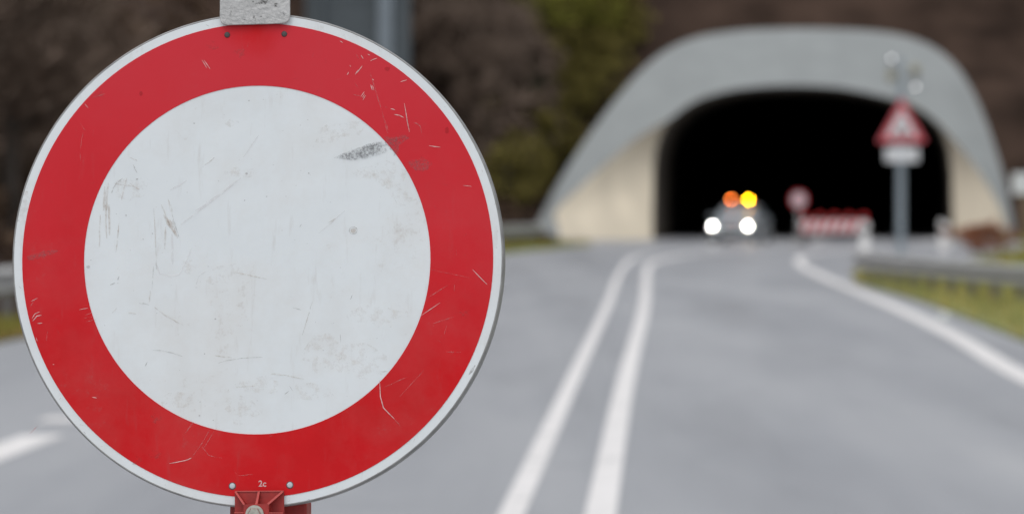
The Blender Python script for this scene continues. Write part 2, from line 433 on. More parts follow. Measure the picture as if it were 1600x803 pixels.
# ------------------------------------------------------------------ round no-vehicles sign in the foreground
K = 1270.0
def SL(px, py): return ((px - 402.5) / K, (406 - py) / K)      # sign-plane metres from photo pixels
c0 = P(401.2, 405.5, SIGN_Y)
sign = empty('road_closed_sign', (c0.x, c0.y, 0), 'scratched round white sign with broad red ring standing in the foreground', 'traffic sign')
plate = Matrix.Translation((0, 0, c0.z)) @ Euler((R(-4.5), 0, R(-4.2))).to_matrix().to_4x4()
def signpart(name, bm, mats, smooth=False, parent=None):
    o = obj(name, bm, mats, sign if parent is None else parent, smooth)
    if parent is None: o.matrix_local = plate
    return o
# weathered films
def film(name, a, b, c, rough, dirt, dscale=1.0, top_sheen=None):
    m = bpy.data.materials.new(name); Nn, Ll, bb = nodes_of(m)
    n1 = noise(Nn, Ll, 7 * dscale, 6, .65); r1 = ramp(Nn, [(.3, a), (.5, b), (.72, c)]); Ll.new(n1.outputs['Fac'], r1.inputs['Fac'])
    # specks of grime
    n2 = noise(Nn, Ll, 95, 5, .75); n3 = noise(Nn, Ll, 9, 3, .6)
    mul = Nn.new('ShaderNodeMath'); mul.operation = 'MULTIPLY'; Ll.new(n2.outputs['Fac'], mul.inputs[0]); Ll.new(n3.outputs['Fac'], mul.inputs[1])
    r2 = ramp(Nn, [(.345, (0, 0, 0)), (.50, (.55, .55, .55))]); Ll.new(mul.outputs[0], r2.inputs['Fac'])
    mx = Nn.new('ShaderNodeMix'); mx.data_type = 'RGBA'; Ll.new(r2.outputs['Color'], mx.inputs[0]); Ll.new(r1.outputs['Color'], mx.inputs[6]); mx.inputs[7].default_value = (*dirt, 1)
    # broad faint brownish dirt
    n7 = noise(Nn, Ll, 4.5, 6, .72); r7 = ramp(Nn, [(.46, (0, 0, 0)), (.75, (.30, .30, .30))]); Ll.new(n7.outputs['Fac'], r7.inputs['Fac'])
    mx7 = Nn.new('ShaderNodeMix'); mx7.data_type = 'RGBA'; Ll.new(r7.outputs['Color'], mx7.inputs[0]); Ll.new(mx.outputs[2], mx7.inputs[6]); mx7.inputs[7].default_value = (dirt[0] * 1.25, dirt[1] * 1.2, dirt[2] * 1.12, 1)
    mx = mx7
    # faint rub marks, long in one direction
    n4 = noise(Nn, Ll, 22, 4, .6, stretch=(3.5, 1, .6)); r4 = ramp(Nn, [(.60, (0, 0, 0)), (.74, (.22, .22, .22))]); Ll.new(n4.outputs['Fac'], r4.inputs['Fac'])
    mx2 = Nn.new('ShaderNodeMix'); mx2.data_type = 'RGBA'; Ll.new(r4.outputs['Color'], mx2.inputs[0]); Ll.new(mx.outputs[2], mx2.inputs[6]); mx2.inputs[7].default_value = (*dirt, 1)
    last = mx2.outputs[2]
    if top_sheen:   # sky sheen on the upper half, painted into the red
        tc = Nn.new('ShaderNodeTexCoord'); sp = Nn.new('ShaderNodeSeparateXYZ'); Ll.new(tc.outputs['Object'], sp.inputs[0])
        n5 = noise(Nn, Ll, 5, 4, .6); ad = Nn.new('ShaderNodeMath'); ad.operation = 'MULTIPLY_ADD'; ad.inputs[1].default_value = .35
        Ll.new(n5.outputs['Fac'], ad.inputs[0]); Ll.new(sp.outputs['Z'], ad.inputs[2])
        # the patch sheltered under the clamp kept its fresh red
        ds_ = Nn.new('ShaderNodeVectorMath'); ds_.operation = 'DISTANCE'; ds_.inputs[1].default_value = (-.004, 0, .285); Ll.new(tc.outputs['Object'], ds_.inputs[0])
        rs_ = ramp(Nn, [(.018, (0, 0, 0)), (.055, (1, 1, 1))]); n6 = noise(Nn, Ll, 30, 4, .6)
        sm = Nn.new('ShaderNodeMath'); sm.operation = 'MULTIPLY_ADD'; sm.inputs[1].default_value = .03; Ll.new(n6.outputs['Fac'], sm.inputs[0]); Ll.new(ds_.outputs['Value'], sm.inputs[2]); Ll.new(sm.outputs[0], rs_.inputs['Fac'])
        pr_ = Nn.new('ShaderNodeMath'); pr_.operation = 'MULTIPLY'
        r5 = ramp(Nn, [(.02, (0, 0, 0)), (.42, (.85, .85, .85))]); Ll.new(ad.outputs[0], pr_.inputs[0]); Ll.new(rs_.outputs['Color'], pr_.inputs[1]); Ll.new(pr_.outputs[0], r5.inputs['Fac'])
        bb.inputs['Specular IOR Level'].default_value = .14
        mx3 = Nn.new('ShaderNodeMix'); mx3.data_type = 'RGBA'; Ll.new(r5.outputs['Color'], mx3.inputs[0]); Ll.new(last, mx3.inputs[6]); mx3.inputs[7].default_value = (*top_sheen, 1)
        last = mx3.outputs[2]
    Ll.new(last, bb.inputs['Base Color'])
    rr_ = ramp(Nn, [(.3, (rough - .06,) * 3), (.7, (rough + .1,) * 3)]); Ll.new(n1.outputs['Fac'], rr_.inputs['Fac']); Ll.new(rr_.outputs['Color'], bb.inputs['Roughness'])
    return m
M_face = film('white_reflective_film', (.70, .735, .755), (.735, .77, .79), (.76, .79, .805), .42, (.42, .38, .35))
M_ring = film('red_reflective_film', (.54, .006, .009), (.59, .008, .012), (.63, .012, .017), .38, (.36, .10, .10), top_sheen=(.62, .036, .052))
M_sc_white = mat('scratch_pale', (.68, .40, .39), .7, var=.3, scale=300)
M_sc_pink = patchy('scratch_pink', (.66, .22, .22), 160, .38, .25, .6)
M_sc_dark = patchy('scratch_dark', (.28, .25, .235), 180, .36, .28, .50)
M_sc_tan = patchy('rub_tan', (.52, .42, .34), 100, .32, .4, .50)
M_sc_rose = patchy('rub_rose', (.64, .56, .56), 60, .25, .5, .30)
M_smudge = patchy('smudge_charcoal', (.20, .205, .215), 420, .40, .36, .42, stretch=(1, 1, 1))
M_stain = patchy('stain_brown', (.62, .50, .39), 90, .48, .28, .26, stretch=(1, 1, 1))
M_deep = patchy('fresh_red', (.46, .003, .008), 14, .2, .5, .6)
def stroke(bm, pts, wpx, y, mi, taper=True):
    """thin polygon strip through photo-pixel points lying on the sign plane"""
    q = [Vector(SL(*p)) for p in pts]; n = len(q)
    vs = []
    for i, p in enumerate(q):
        t = (q[min(i + 1, n - 1)] - q[max(i - 1, 0)]); t = t.normalized() if t.length > 0 else Vector((1, 0))
        nn = Vector((-t.y, t.x)); ww = wpx / K / 2 * (.35 if taper and i in (0, n - 1) else 1) * random.uniform(.8, 1.2)
        vs.append((bm.verts.new((p.x + nn.x * ww, y, p.y + nn.y * ww)), bm.verts.new((p.x - nn.x * ww, y, p.y - nn.y * ww))))
    for a, b in zip(vs, vs[1:]):
        f = bm.faces.new((a[0], a[1], b[1], b[0])); f.material_index = mi
def sub(pts, n=3, jit=.35):
    out = []
    for a, b in zip(pts, pts[1:]):
        for k in range(n):
            t = k / n; out.append((a[0] + (b[0] - a[0]) * t + random.uniform(-jit, jit) * (k > 0), a[1] + (b[1] - a[1]) * t + random.uniform(-jit, jit) * (k > 0)))
    out.append(pts[-1]); return out
def blob(bm, c, rx, ry, y, mi, n=18, ang=0, rough=.25):
    q = []
    for k in range(n):
        a = k * 2 * math.pi / n; r = 1 + random.uniform(-rough, rough)
        x, z = rx * r * math.cos(a), ry * r * math.sin(a)
        q.append((c[0] + x * math.cos(ang) - z * math.sin(ang), c[1] + x * math.sin(ang) + z * math.cos(ang)))
    f = bm.faces.new([bm.verts.new((SL(*p)[0], y, SL(*p)[1])) for p in q]); f.material_index = mi
def T(ox, oy, sc):
    return lambda *pp: [(ox + x / sc, oy + y / sc) for x, y in pp]
A_ = T(120, 120, 3.733); B_ = T(120, 320, 3.733); C_ = T(500, 20, 3.5654); L_ = T(0, 380, 2.306); R1 = T(460, 180, 3.733); R2 = T(460, 390, 2.6147); D_ = T(180, 540, 3.733)
RF, RO, RI = .3022, .2918, .2146
# white film disc (full face) with its dark marks
bm = bm_new()
rings = lathe_y(bm, [(RF, 0), (.2, 0), (.1, 0), (.002, 0)], 128)
bm.faces.new(rings[-1])
yS = -.0009
dark = [A_((195, 680), (205, 650), (225, 620), (262, 590)), A_((320, 510), (332, 540), (345, 562)), B_((193, 472), (208, 464), (222, 459), (248, 462)), B_((238, 442), (245, 420)), B_((365, 577), (395, 579), (425, 588)), B_((462, 335), (466, 380)), B_((448, 360), (444, 430), (440, 495)), B_((560, 80), (575, 130), (595, 190)),
        D_((225, 30), (280, 32), (340, 45), (400, 65)), D_((610, 105), (660, 88), (740, 76), (870, 68)), R2((0, 238), (35, 248)), R2((195, 345), (197, 380)), R2((235, 205), (245, 185)), D_((1030, 235), (1050, 265)), D_((1000, 285), (1030, 262)), D_((180, 125), (195, 95)), R1((85, 335), (98, 352)), R1((35, 655), (50, 635))]
for i, s in enumerate(dark): stroke(bm, sub(s, 3, .25), (1.5, 1.3, 1.5, 2, 1.3, 1.6, 1.0, 1.9, 1.0, .9, 1.2, 1.0, .9, 1, 1, 1, 1, 1)[i], yS, 1)
for s in [B_((430, 500), (425, 575)), A_((730, 530), (800, 470)), R2((80, 215), (40, 350)), B_((930, 395), (1020, 415), (1115, 435)), B_((455, 600), (510, 640), (560, 670), (605, 695)), B_((300, 632), (350, 640)), B_((205, 635), (235, 605)), D_((590, 60), (690, 72)), R1((200, 632), (250, 602)), D_((920, 165), (1000, 172), (1115, 195)), R2((360, 497), (390, 497)), D_((700, 248), (760, 240), (830, 236))]:
    stroke(bm, sub(s, 4, .5), 1.6, yS, 2)
for s, wd in [(A_((175, 620), (168, 700), (165, 784)), 3), (A_((155, 640), (150, 784)), 3.5), (A_((285, 590), (268, 650), (255, 720)), 2), (B_((180, 0), (183, 90), (185, 180)), 3), (B_((160, 0), (170, 200)), 2.5), (B_((130, 60), (126, 250)), 2), (B_((240, 110), (225, 280)), 1.8), (B_((515, 130), (512, 260)), 3), (B_((445, 20), (465, 350)), 1.6), (B_((545, 0), (560, 80)), 1.6), (A_((530, 715), (545, 784)), 1.6), (B_((490, 0), (520, 70)), 2),
              (A_((300, 620), (360, 660)), 2.5), (A_((215, 625), (330, 640)), 2.5), (A_((300, 470), (345, 490)), 1.6)]:
    stroke(bm, sub(s, 4, .5), wd, yS, 3)
for s, wd in [(A_((690, 784), (830, 690), (960, 590)), 2.6), (A_((720, 784), (940, 610)), 1.4), (A_((540, 665), (640, 605)), 2), (B_((605, 120), (720, 30), (800, -30)), 2.4), (B_((555, 170), (558, 260), (560, 350)), 3), (B_((465, 350), (485, 405), (540, 420), (600, 410), (640, 330), (675, 250)), 2), (B_((700, 470), (715, 420), (760, 390)), 1.6), (A_((1060, 340), (970, 470)), 2), (R1((150, 690), (300, 560)), 1.6)]:
    stroke(bm, sub(s, 4, .6), wd, yS, 4)
# brown rub at the left
for k in range(7):
    o_ = k * 9; stroke(bm, sub(B_((505 + o_, 60 + k * 6 + random.uniform(-12, 12)), (525 + o_ * .9, 100 + k * 10), (535 + o_, 125 + k * 12)), 3, .4), random.uniform(2, 3.5), yS - .00005 * k, 3)
# charcoal smudge, in a few overlapping strokes
for k in range(11):
    t = k / 10
    stroke(bm, sub(R1((235 + 95 * t, 250 + 14 * t), (400 + 10 * t, 188 + 62 * t), (518 + 30 * t, 152 + 60 * t)), 4, .4), 4.2, yS - .00004 * k, 5)
blob(bm, R1((440, 205))[0], 20, 9, yS - .0006, 5, ang=-.3)
for c_, rx, ry in [(R1((560, 350))[0], 26, 22), (R1((640, 470))[0], 20, 18), (R1((200, 110))[0], 22, 16), (R1((330, 80))[0], 26, 12), (R2((270, 460))[0], 42, 26), (R2((90, 580))[0], 30, 14), (R2((330, 270))[0], 40, 16), (D_((860, 230))[0], 30, 14), (B_((650, 360))[0], 18, 12), (B_((880, 390))[0], 22, 12), (B_((800, 440))[0], 10, 8), (A_((900, 270))[0], 10, 6), (A_((950, 560))[0], 24, 8), (A_((320, 650))[0], 26, 18), (D_((380, 320))[0], 30, 12), (R2((130, 420))[0], 30, 30), (R1((420, 340))[0], 18, 12), (D_((760, 370))[0], 26, 22)]:
    blob(bm, c_, rx, ry, yS + .0003, 6)
for c_, r in [(A_((1000, 138))[0], 1.4), (A_((678, 271))[0], 1.4), (A_((825, 608))[0], 1.3), (A_((990, 565))[0], 2.2), (A_((980, 722))[0], 1.2), (A_((345, 598))[0], 1.6), (A_((1110, 700))[0], 1.2), (B_((225, 55))[0], 1.2), (B_((283, 62))[0], 1.6), (B_((440, 170))[0], 1.2), (B_((78, 325))[0], 1), (B_((62, 365))[0], 3), (B_((702, 485))[0], 1.6), (B_((770, 362))[0], 1.6), (D_((585, 436))[0], 1), (D_((530, 50))[0], 1), (R2((127, 412))[0], 1.4), (D_((505, 410))[0], 1.8), (D_((842, 322))[0], 1), (R1((477, 304))[0], 1), (R1((85, 340))[0], 1.1), (B_((385, 203))[0], 1.2), (B_((815, 668))[0], 1.6)]:
    blob(bm, c_, r, r * .8, yS - .0001, 1, 8)
for k in range(70):      # small random grime
    a, rr_ = random.uniform(0, 6.28), RI * K * math.sqrt(random.random()) * .97
    blob(bm, (402.5 + rr_ * math.cos(a), 406 + rr_ * math.sin(a)), random.uniform(.5, 1.1), random.uniform(.4, .8), yS, random.choice((1, 2, 2, 3)), 7)
ringc = R1((350, 674))[0]      # peeled ring mark
circ = [(ringc[0] + 6.2 * math.cos(k * .45), ringc[1] + 5.6 * math.sin(k * .45)) for k in range(15)]
stroke(bm, circ, 1.2, yS, 1, False); blob(bm, (ringc[0] + 5.5, ringc[1] - 3), 1.8, 1.3, yS - .0002, 1, 8)
blob(bm, ringc, 4.4, 4, yS + .0002, 3, 14, rough=.05)
# nicks in the white border
for k in range(46):
    a = random.uniform(0, 6.28); r0 = random.uniform(.2945, .3022) * K; r1 = r0 + random.uniform(-4, 4); a1 = a + random.uniform(-.012, .012)
    stroke(bm, [(402.5 + r0 * math.cos(a), 406 + r0 * math.sin(a)), (402.5 + r1 * math.cos(a1), 406 + r1 * math.sin(a1))], random.uniform(.8, 2.2), -.0002, random.choice((2, 2, 3, 1)))
for s in [R2((722, 510), (735, 492), (748, 470))]: stroke(bm, s, 4, -.0003, 1)
signpart('sign_face', bm, [M_face, M_sc_dark, M_sc_tan, M_sc_tan, M_sc_rose, M_smudge, M_stain])
# red ring with pale scratches
bm = bm_new()
lathe_y(bm, [(RO, 0), (RO, -.0006), (RI, -.0006), (RI, 0)], 160)
yR = -.0009
sc = [C_((280, 268), (300, 258), (318, 252)), C_((205, 335), (220, 315), (235, 295)), C_((195, 345), (212, 318)), C_((228, 235), (240, 255)), C_((265, 230), (278, 236)), C_((165, 290), (172, 300)), C_((283, 400), (292, 430)), C_((293, 405), (300, 432)), C_((290, 368), (301, 376)), C_((228, 468), (248, 440)), C_((240, 487), (256, 460)), C_((236, 474), (250, 452)), C_((472, 505), (487, 590), (502, 665)), C_((395, 535), (420, 542)), C_((415, 567), (445, 572), (470, 585)), C_((612, 742), (675, 750)), C_((450, 385), (485, 375)), C_((108, 155), (125, 165)), C_((150, 345), (158, 330)),
      L_((108, 212), (132, 200)), L_((112, 275), (122, 258), (140, 250)), L_((115, 283), (130, 265), (147, 262)), L_((132, 292), (150, 290)), L_((128, 342), (133, 356)), L_((285, 242), (317, 236)), L_((335, 557), (352, 560)), L_((190, 440), (196, 440)),
      A_((30, 155), (50, 178)), R1((990, 412), (1040, 417)), R2((735, 82), (795, 143)), R2((525, 270), (603, 217)), R2((358, 535), (362, 600), (375, 645), (420, 690)), D_((330, 688), (400, 675), (440, 665), (460, 655)),
      [(313, 93), (321, 106)], [(316, 93), (326, 107)]]
for s in sc: stroke(bm, sub(s, 2, .3), random.uniform(.9, 1.4), yR, 1)
scp = [C_((280, 335), (300, 400), (345, 540)), C_((345, 540), (385, 690)), C_((365, 525), (378, 528)), C_((195, 390), (215, 425)), C_((186, 455), (222, 462)), C_((535, 612), (560, 630), (575, 690)), C_((200, 230), (215, 255)), L_((167, 355), (170, 320)), L_((305, 262), (332, 253)), L_((310, 285), (345, 278)), L_((300, 272), (340, 266)), L_((100, 240), (125, 200)), A_((22, 320), (12, 380), (5, 440), (10, 490)), A_((0, 265), (40, 315)), R1((655, 0), (675, 95)), R1((530, 30), (550, 90)), R2((420, 690), (445, 720)), R2((575, 302), (660, 275)), R2((660, 135), (662, 170)), R2((555, 195), (635, 145)), R2((630, 417), (690, 418)), R2((560, 80), (720, 115)), D_((460, 655), (520, 570), (570, 485)), D_((530, 600), (605, 480)), D_((415, 520), (470, 445)), D_((740, 757), (820, 750)), D_((915, 528), (935, 525)), A_((75, 120), (150, 95)), L_((110, 690), (140, 660)), R1((700, 45), (730, 55)), R2((380, 560), (470, 520)), R2((620, 350), (630, 310)), D_((520, 590), (560, 640), (640, 655)), R2((440, 600), (540, 490))]
for s in scp: stroke(bm, sub(s, 3, .4), random.uniform(.8, 1.3), yR, 2)
for k in range(90):
    a, rr_ = random.uniform(0, 6.28), random.uniform(RI + .004, RO - .004) * K
    a2, r2 = a + random.gauss(0, .012), rr_ + random.gauss(0, 5)
    r2 = min(max(r2, RI * K + 1), RO * K - 1)
    stroke(bm, [(402.5 + rr_ * math.cos(a), 406 + rr_ * math.sin(a)), (402.5 + r2 * math.cos(a2), 406 + r2 * math.sin(a2))], random.uniform(.5, .9), yR + .00005, 2)
# charcoal rub continued on the red, scuffs
for c_, rx, ry, ang in [(R1((575, 165))[0], 14, 9, .6), (R1((630, 135))[0], 12, 4, -.1), (R1((600, 205))[0], 4, 10, .2), (R1((740, 290))[0], 16, 10, 0), (L_((140, 45))[0], 24, 5, -.25), (C_((420, 720))[0], 18, 7, -.3)]:
    blob(bm, c_, rx, ry, yR - .0001, 3, ang=ang)
for c_ in [R1((750, 270))[0], R2((700, 260))[0], D_((240, 425))[0], D_((250, 640))[0], A_((110, 105))[0], D_((130, 670))[0], (330, 70), (372, 82)]:
    blob(bm, c_, 10, 7, yR - .00005, 4)
for c_, rx, ry in [(C_((375, 312))[0], 4, 3), (C_((712, 655))[0], 3, 5), (A_((362, 95))[0], 2.6, 3.4)]:
    blob(bm, c_, rx, ry, yR - .0002, 5, 20, rough=.15)
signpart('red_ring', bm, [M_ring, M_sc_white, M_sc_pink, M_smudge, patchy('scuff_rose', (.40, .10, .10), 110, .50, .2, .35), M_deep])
# rolled aluminium edge and back
bm = bm_new()
lathe_y(bm, [(RF, .0002), (RF + .0006, -.0003), (.3038, .0006), (.3047, .003), (.3048, .010), (.3048, .027), (.3036, .028), (.3032, .005), (.05, .004), (.0005, .004)], 160)
signpart('edge_profile', bm, M_alu_edge, True)
# four rivets / holes
M_rivet = mat('rivet_head', (.52, .55, .58), .7, 0, var=.05); M_rivd = mat('rivet_dark', (.07, .06, .06), .6)
for (zx, zy), m_ in (((344, 52), M_rivd), ((432, 51), M_rivd), ((359, 741), M_rivet), ((447, 739), M_rivet)):
    bm = bm_new(); u, v = SL(zx * z2, zy * z2)
    rg = lathe_y(bm, [(.0036, -.0006), (.0034, -.0016), (.0024, -.0021), (.0005, -.0022)], 20, (u, 0, v)); bm.faces.new(rg[-1])
    if m_ is M_rivet:
        lathe_y(bm, [(.0046, -.0007), (.0037, -.0009)], 20, (u, 0, v), 1)
    signpart('rivet', bm, [m_, M_rivd], True)
# the small size mark
fc = bpy.data.curves.new('lettering', 'FONT'); fc.body = '2c'; fc.size = .0104; fc.offset = .00022; fc.align_x = 'CENTER'; fc.align_y = 'CENTER'; fc.extrude = .00005
fo = bpy.data.objects.new('tmp', fc); col.objects.link(fo)
dg = bpy.context.evaluated_depsgraph_get(); me = bpy.data.meshes.new_from_object(fo.evaluated_get(dg)); bpy.data.objects.remove(fo)
me.materials.append(M_sc_white)
lt = bpy.data.objects.new('lettering', me); col.objects.link(lt); lt.parent = sign
u, v = SL(405 * z2, 737.5 * z2)
lt.matrix_local = plate @ Matrix.Translation((u, -.0009, v)) @ Euler((R(90), 0, 0)).to_matrix().to_4x4()
# top clamp plate (folded sheet steel)
M_clamp = mat('scuffed_zinc_plate', (.46, .455, .45), .55, .15, var=.16, scale=60, bump=.3, bscale=160)
def rrect(pts, r, n=5):
    out = []
    m_ = len(pts)
    for i in range(m_):
        p0, p1, p2 = Vector(pts[i - 1]), Vector(pts[i]), Vector(pts[(i + 1) % m_])
        a = p1 + (p0 - p1).normalized() * r[i]; b = p1 + (p2 - p1).normalized() * r[i]
        for k in range(n + 1):
            t = k / n; out.append(tuple((1 - t) ** 2 * a + 2 * t * (1 - t) * p1 + t * t * b))
    return out
bm = bm_new()
q = [SL(*p) for p in ((341.5, -40), (341.5, 39.5), (452.5, 36.5), (451.5, -40))]
prism(bm, rrect(q, [.004, .0105, .0105, .004]), -.0075, -.0045)
bmesh.ops.bevel(bm, geom=[e for e in bm.edges if abs(e.verts[0].co.y - e.verts[1].co.y) < 1e-6 and e.verts[0].co.y < -.007], offset=.0007, segments=1, affect='EDGES')
M_pit = patchy('clamp_pits', (.10, .095, .09), 150, .50, .1, .8)
for c_, rx, ry in [((405, 3), 14, 4), ((362, 10), 4, 3), ((430, 8), 4, 3), ((358, 20), 3, 5), ((441, 25), 3, 4), ((400, 27), 9, 3), ((385, 32), 12, 2)]:
    blob(bm, c_, rx, ry, -.0078, 1)
box(bm, (SL(397, 0)[0], .015, SL(397, -38)[1]), (.08, .045, .004))
signpart('top_clamp', bm, [M_clamp, M_pit])
# red plastic bottom clamp with ribs
M_rplast = mat('red_plastic', (.34, .022, .018), .5, var=.22, scale=70)
M_rplast_hi = mat('red_plastic_worn_edge', (.50, .085, .075), .5, var=.15, scale=70)
bm = bm_new()
def q2(*pp): return [SL(*p) for p in pp]
prism(bm, q2((372.5, 767), (373.5, 850), (451.5, 850), (449.5, 766)), -.0055, -.0035)      # flange
prism(bm, q2((390.5, 787.5), (391, 850), (430.5, 850), (429.5, 786.2)), -.028, -.0055)    # boss
def rib(a, b, w, y0, y1, mi):
    A, B = Vector(SL(*a)), Vector(SL(*b)); t = (B - A).normalized(); n_ = Vector((-t.y, t.x)) * (w / K / 2)
    fr = [bm.verts.new((p.x, y, p.y)) for p, y in ((A + n_, y0), (A - n_, y0), (B - n_, y1), (B + n_, y1))]
    bk = [bm.verts.new((p.x, -.0054, p.y)) for p in (A + n_, A - n_, B - n_, B + n_)]
    f = bm.faces.new(fr); f.material_index = mi
    for k in range(4): bm.faces.new((fr[k], fr[(k + 1) % 4], bk[(k + 1) % 4], bk[k]))
rib((374.3, 768), (391.5, 788), 3.0, -.0085, -.0285, 1); rib((448, 767), (428.5, 787), 3.0, -.0085, -.0285, 1)
rib((410.7, 767.5), (410.3, 788), 3.4, -.0085, -.0285, 1)
for x0_, x1_ in ((373.5, 390), (430, 449.5)): rib((x0_, 800.5), (x1_, 800.5), 2, -.012 if x0_ < 400 else -.027, -.027 if x0_ < 400 else -.012, 1)
rib((372.8, 767.3), (449.3, 766.4), 1.6, -.0068, -.0068, 1)
clampo = signpart('bottom_clamp', bm, [M_rplast, M_rplast_hi])
bm = bm_new(); u, v = SL(408, 803)
M_zinc = mat('zinc_bolt', (.42, .41, .36), .3, .85, var=.2, scale=200)
rg = lathe_y(bm, [(.0112, -.0282), (.0112, -.0300), (.0065, -.0302)], 32, (u, 0, v))
rg = lathe_y(bm, [(.0086, -.0302), (.0086, -.0330), (.0074, -.0345), (.0005, -.0345)], 6, (u, 0, v)); bm.faces.new(rg[-1])
signpart('bolt', bm, M_zinc)
bm = bm_new()
box(bm, (SL(418, 0)[0], .062, SL(0, 835)[1]), (.0955, .05, .085), bevel=.003)
signpart('back_clamp', bm, M_rplast)
bm = bm_new(); top_z = c0.z + .345
xc = SL(415, 0)[0]
box(bm, (xc, .068, top_z / 2 + .03), (.042, .042, top_z - .06), bevel=.004)
obj('post', bm, M_galv, sign)
bm = bm_new()
box(bm, (xc, .068, .06), (.42, .80, .11), bevel=.02); box(bm, (xc, .068, .125), (.10, .10, .05), bevel=.008)
obj('foot_block', bm, M_rubber, sign)

# ------------------------------------------------------------------ tunnel-mouth closure: barrier board with red lamps, round sign
def prim_board(name, bm, mats, root, smooth=False): return obj(name, bm, mats, root, smooth)
p0 = P(1247, 383, 148); cx = P(1304, 383, 148).x
bar = empty('closure_barrier', (cx, 148, 0), 'red and white striped closure board with red lamps across the tunnel mouth', 'road barrier')
bm = bm_new(); Wb = 2.4; zb, hb = .68, .42
box(bm, (0, 0, zb), (Wb, .03, hb), bevel=.006)
n_ = 7; sw = Wb / n_ / 2
for k in range(n_):
    x0_ = -Wb / 2 + k * 2 * sw + .01
    sh = hb * .45
    q = [(x0_, zb - hb / 2 + .01), (x0_ + sw, zb - hb / 2 + .01), (min(x0_ + sw + sh, Wb / 2 - .01), zb + hb / 2 - .01), (min(x0_ + sh, Wb / 2 - .03), zb + hb / 2 - .01)]
    f = bm.faces.new([bm.verts.new((x, -.0185, z)) for x, z in q]); f.material_index = 1
obj('striped_board', bm, [mat('barrier_white', (.82, .79, .79), .5, var=.08), M_redfilm], bar)
for sx in (-1, 1):
    bm = bm_new(); box(bm, (sx * 1.05, .05, .45), (.06, .06, .9)); box(bm, (sx * 1.05, .05, .05), (.3, .7, .1), bevel=.01)
    obj('support', bm, M_rubber, bar)
M_redlens = emit('red_lamp_lens', (.60, .02, .02), .22)
for k in range(5):
    bm = bm_new(); x = -1.04 + k * .52
    box(bm, (x, .02, zb + hb / 2 + .03), (.12, .08, .06), bevel=.006)
    lm = obj('warning_lamp', bm, M_darksym, bar)
    bm = bm_new(); rg = lathe_y(bm, [(.09, .03), (.095, -.02), (.08, -.05), (.045, -.065), (.005, -.07)], 24, (x, 0, zb + hb / 2 + .15)); bm.faces.new(rg[-1])
    bm.faces.new(list(reversed(rg[0])))
    obj('lens', bm, M_redlens, lm, True)

cs = P(1248, 312, 149)
rs = empty('road_closed_sign', (cs.x, 149, 0), 'small round white sign with red rim on a post left of the striped barrier', 'traffic sign')
bm = bm_new(); rg = lathe_y(bm, [(.30, .02), (.305, .01), (.30, 0), (.225, 0)], 40, (0, 0, cs.z)); bm.faces.new(list(reversed(rg[0])))
obj('red_ring', bm, M_redfilm, rs)
bm = bm_new(); rg = lathe_y(bm, [(.225, 0), (.1, -.001)], 40, (0, 0, cs.z)); bm.faces.new(rg[-1])
obj('sign_face', bm, mat('dim_white_film', (.60, .55, .58), .5), rs)
bm = bm_new(); cylinder(bm, (0, .05, 0), (0, .05, cs.z + .3), .045); box(bm, (0, .05, .06), (.5, .8, .12), bevel=.02)
obj('post', bm, M_galv, rs)

# ------------------------------------------------------------------ warning triangle on a pole with beacon
YW = 100.0; sW = F / YW
wp = P(1408, 384, YW); ws = empty('warning_sign', (wp.x, YW, 0), 'red rimmed warning triangle with white plate below on a tall grey pole', 'traffic sign')
def wl(px, py): p = P(px, py, YW); return (p.x - wp.x, p.z)
tri = [wl(1370, 223), wl(1448, 223), wl(1409, 152)]
bm = bm_new(); prism(bm, rrect(tri, [.07, .07, .07]), -.02, 0)
obj('sign_plate', bm, mat('faded_red_film', (.60, .10, .12), .5), ws)
cxz = Vector(((tri[0][0] + tri[1][0] + tri[2][0]) / 3, (tri[0][1] + tri[1][1] + tri[2][1]) / 3))
bm = bm_new(); prism(bm, rrect([tuple(cxz + (Vector(t) - cxz) * .62) for t in tri], [.04] * 3), -.024, -.019)
fc_ = obj('sign_face', bm, M_white, ws)
bm = bm_new()
for dx, dz, s_ in ((-.10, -.14, 1), (.12, -.14, 1), (.01, .07, .8)):
    prism(bm, [(cxz.x + dx + a * s_, cxz.y + dz + b * s_) for a, b in ((-.08, -.07), (.08, -.07), (.085, .01), (.055, .02), (.035, .07), (-.035, .07), (-.055, .02), (-.085, .01))], -.027, -.0245)
obj('car_symbol', bm, mat('faded_red_symbol', (.30, .12, .12), .5), fc_)
a_, b_ = wl(1383, 253), wl(1435, 231)
bm = bm_new(); box(bm, ((a_[0] + b_[0]) / 2, -.01, (a_[1] + b_[1]) / 2), (b_[0] - a_[0], .02, b_[1] - a_[1]), bevel=.004)
obj('additional_plate', bm, M_white, ws)
bm = bm_new(); zt = wl(0, 88)[1]
tube(bm, [(0, .08, 0), (0, .08, wl(0, 160)[1]), (0, .08, zt)], [.10, .10, .05], 16)
obj('pole', bm, M_pole, ws)
bx_, bz_ = wl(1393, 108); cx_, cz_ = wl(1430, 120)
M_amb_off = mat('amber_glass_unlit', (.33, .31, .22), .3, var=.05); M_lit = emit('white_lamp', (1, .98, 1), 4)
